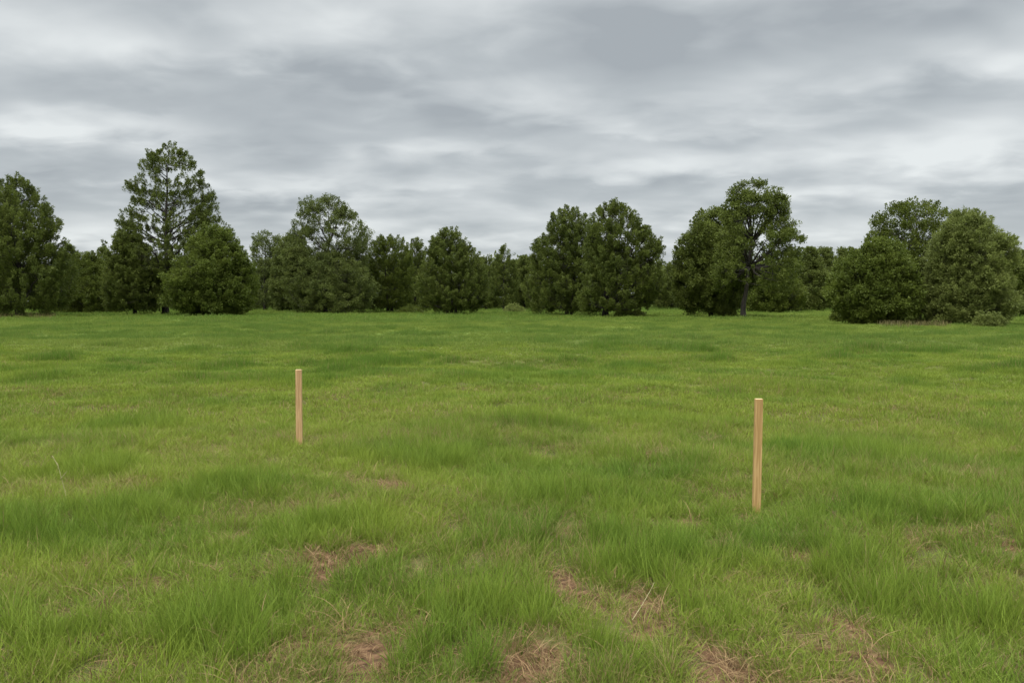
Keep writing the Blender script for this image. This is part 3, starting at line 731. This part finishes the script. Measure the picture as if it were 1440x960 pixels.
def stalk(name, label, cat, px, py, pts, rad, col):
    gx, gy, g = ground(px, py)
    T = Tubes()
    for line in pts:
        P = [Vector(p) for p in line]; n = len(P)
        T.add(P, [rad * (1 - .6 * i / (n - 1)) for i in range(n)], 5)
    ob = link(name, T.mesh(name), None, col); ob.location = (gx, gy, g)
    tag(ob, label, cat)
PALE = wood_mat('dry_stem', (.26, .23, .11), (.40, .35, .19))
stalk('grass_stalk', 'pale dry bent grass stalk standing alone in the grass at the far left', 'grass stalk', 90, 702,
      [[(.03, 0, -.02), (.0, 0, .10), (-.03, .01, .2), (-.05, .01, .28)], [(-.045, .01, .26), (-.09, .02, .33), (-.12, .02, .30)], [(-.02, 0, .16), (.03, 0, .22)]], .0035, PALE)
stalk('straw_stem', 'pale straw stem lying across the bare patch right of centre', 'straw stem', 905, 868,
      [[(-.07, -.10, .03), (-.01, 0, .06), (.05, .10, .10), (.08, .16, .12)]], .0022, PALE)


# ------------------------------------------------------------------ sky (overcast cloud layer) and sun
SUN_EL, SUN_AZ = math.radians(58), math.radians(-150)   # high, behind the camera
w = bpy.data.worlds.new('World'); sc.world = w; w.use_nodes = True
nt = w.node_tree; nd = nt.nodes; ln = nt.links; nd.clear()
def M(op, a, b=None, c=None, clamp=False):
    n = nd.new('ShaderNodeMath'); n.operation = op; n.use_clamp = clamp
    for i, v in enumerate((a, b, c)):
        if v is None: continue
        if isinstance(v, (int, float)): n.inputs[i].default_value = v
        else: ln.new(v, n.inputs[i])
    return n.outputs[0]
sky = nd.new('ShaderNodeTexSky'); sky.sky_type = 'NISHITA'; sky.sun_disc = False
sky.sun_elevation = SUN_EL; sky.sun_rotation = SUN_AZ
tc = nd.new('ShaderNodeTexCoord')
sp = nd.new('ShaderNodeSeparateXYZ'); ln.new(tc.outputs['Generated'], sp.inputs[0])
x_, y_, z_ = sp.outputs
zc = M('MAXIMUM', z_, 0.0)
den = M('ADD', zc, .19)
cu = M('DIVIDE', x_, den); cv = M('DIVIDE', y_, den)
cb_ = nd.new('ShaderNodeCombineXYZ'); ln.new(cu, cb_.inputs[0]); ln.new(cv, cb_.inputs[1])
def noise(scale, detail, rough, stretch, off, dist=0.0):
    mp = nd.new('ShaderNodeMapping'); mp.inputs['Scale'].default_value = (stretch[0], stretch[1], 1); mp.inputs['Location'].default_value = (off, off * .7, off * .3)
    ln.new(cb_.outputs[0], mp.inputs[0])
    n = nd.new('ShaderNodeTexNoise'); n.inputs['Scale'].default_value = scale; n.inputs['Detail'].default_value = detail
    n.inputs['Roughness'].default_value = rough; n.inputs['Distortion'].default_value = dist
    ln.new(mp.outputs[0], n.inputs['Vector'])
    return n.outputs['Fac']
nA = noise(1.9, 4, .5, (1.0, 1.25), 3.1, .45)
nB = noise(6.0, 4, .46, (.8, 1.0), 8.7, .3)
nC = noise(3.0, 2.5, .42, (.95, 1.1), 14.2, .35)
# azimuth / elevation with a soft warp
az = M('ARCTAN2', x_, y_)
hl = M('SQRT', M('ADD', M('MULTIPLY', x_, x_), M('MULTIPLY', y_, y_)))
el = M('ARCTAN2', z_, hl)
azw = M('ADD', az, M('MULTIPLY_ADD', nC, .26, -.13)); elw = M('ADD', el, M('MULTIPLY_ADD', nB, .06, -.03))
ae = nd.new('ShaderNodeCombineXYZ'); ln.new(azw, ae.inputs[0]); ln.new(elw, ae.inputs[1])
# (x, y, half width, half height in the photo, amount): the big cloud masses of this sky
CL = [(80,70,190,45,.30),(330,55,110,34,.42),(600,95,130,60,.10),(130,172,150,22,.60),(640,25,200,34,.30),(690,205,120,16,.40),(430,228,120,14,-.26),
      (430,125,170,34,-.62),(560,175,170,24,-.40),(340,190,90,20,-.28),(200,28,70,22,-.26),(50,100,120,20,-.22),(60,215,140,14,-.20),(870,50,230,50,-.52),(1050,85,170,40,-.40),
      (1300,20,180,34,-.36),(1400,75,110,30,.45),(1300,135,150,18,-.50),(1040,140,130,34,.28),(1150,182,150,16,-.36),(1330,215,170,26,.50),
      (960,242,90,16,.45),(770,192,80,16,-.42),(860,262,130,14,-.34),(1010,195,80,14,-.2),(740,130,60,40,.22),(540,262,200,14,.40),(700,320,240,22,.22),(90,265,150,22,-.42),
      (60,332,120,14,.45),(345,300,60,14,-.42),(370,262,60,14,.28),(1190,270,130,16,.22),(1410,290,90,28,-.52),(1180,320,120,16,.16),(930,320,80,14,-.18),(640,268,120,10,-.22),
      (250,100,100,14,-.22),(930,190,50,8,.3),(180,140,90,12,-.32)]
acc = None
for (px, py, hw_, hh_, am) in CL:
    d = ray(px, py); a0 = math.atan2(d[0], d[1]); e0 = math.atan2(d[2], math.hypot(d[0], d[1]))
    sa = hw_ / F * 1.1; se = hh_ / F * 1.1
    s1 = nd.new('ShaderNodeVectorMath'); s1.operation = 'SUBTRACT'; ln.new(ae.outputs[0], s1.inputs[0]); s1.inputs[1].default_value = (a0, e0, 0)
    s2 = nd.new('ShaderNodeVectorMath'); s2.operation = 'MULTIPLY'; ln.new(s1.outputs[0], s2.inputs[0]); s2.inputs[1].default_value = (1 / sa, 1 / se, 0)
    s3 = nd.new('ShaderNodeVectorMath'); s3.operation = 'DOT_PRODUCT'; ln.new(s2.outputs[0], s3.inputs[0]); ln.new(s2.outputs[0], s3.inputs[1])
    g = M('EXPONENT', M('MULTIPLY', s3.outputs['Value'], -1.0))
    acc = M('MULTIPLY_ADD', g, am, acc if acc is not None else 0.0)
val = M('ADD', M('MULTIPLY_ADD', nA, .9, -.45), M('MULTIPLY_ADD', nB, .8, -.4))
val = M('ADD', val, M('MULTIPLY_ADD', nC, 1.15, -.575))
val = M('ADD', M('ADD', M('MULTIPLY', val, .9), M('MULTIPLY', acc, .78)), .50, clamp=True)
cr_ = ramp(nd, [(0.0, (.222, .241, .255)), (.35, (.284, .305, .316)), (.65, (.358, .378, .385)), (1.0, (.462, .482, .482))])
ln.new(val, cr_.inputs[0])
# overcast sky is brighter overhead, boosted further above the view to light the scene
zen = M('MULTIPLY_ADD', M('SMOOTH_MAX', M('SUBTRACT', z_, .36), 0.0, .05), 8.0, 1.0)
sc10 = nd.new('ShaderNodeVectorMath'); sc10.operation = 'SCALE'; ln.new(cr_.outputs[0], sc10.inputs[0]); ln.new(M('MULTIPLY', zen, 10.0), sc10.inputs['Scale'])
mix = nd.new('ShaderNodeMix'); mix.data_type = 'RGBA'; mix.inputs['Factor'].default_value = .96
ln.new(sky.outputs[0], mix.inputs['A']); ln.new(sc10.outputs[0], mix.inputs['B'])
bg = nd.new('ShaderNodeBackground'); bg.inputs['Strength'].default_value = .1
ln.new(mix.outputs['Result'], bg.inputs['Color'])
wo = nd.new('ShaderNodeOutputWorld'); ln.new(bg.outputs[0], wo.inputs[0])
sd = bpy.data.lights.new('sun', 'SUN'); sd.energy = 1.5; sd.angle = math.radians(35); sd.color = (1, .97, .92)
so = bpy.data.objects.new('sun', sd); COL.objects.link(so)
dirv = Vector((math.sin(SUN_AZ) * math.cos(SUN_EL), math.cos(SUN_AZ) * math.cos(SUN_EL), math.sin(SUN_EL)))
so.rotation_euler = dirv.to_track_quat('Z', 'Y').to_euler()

sc.view_settings.view_transform = 'Standard'; sc.view_settings.look = 'None'
sc.view_settings.exposure = 0.8; sc.view_settings.gamma = 1
sc.render.engine = 'CYCLES'
sc.cycles.max_bounces = 6; sc.cycles.diffuse_bounces = 3; sc.cycles.transmission_bounces = 3
sc.cycles.use_denoising = True
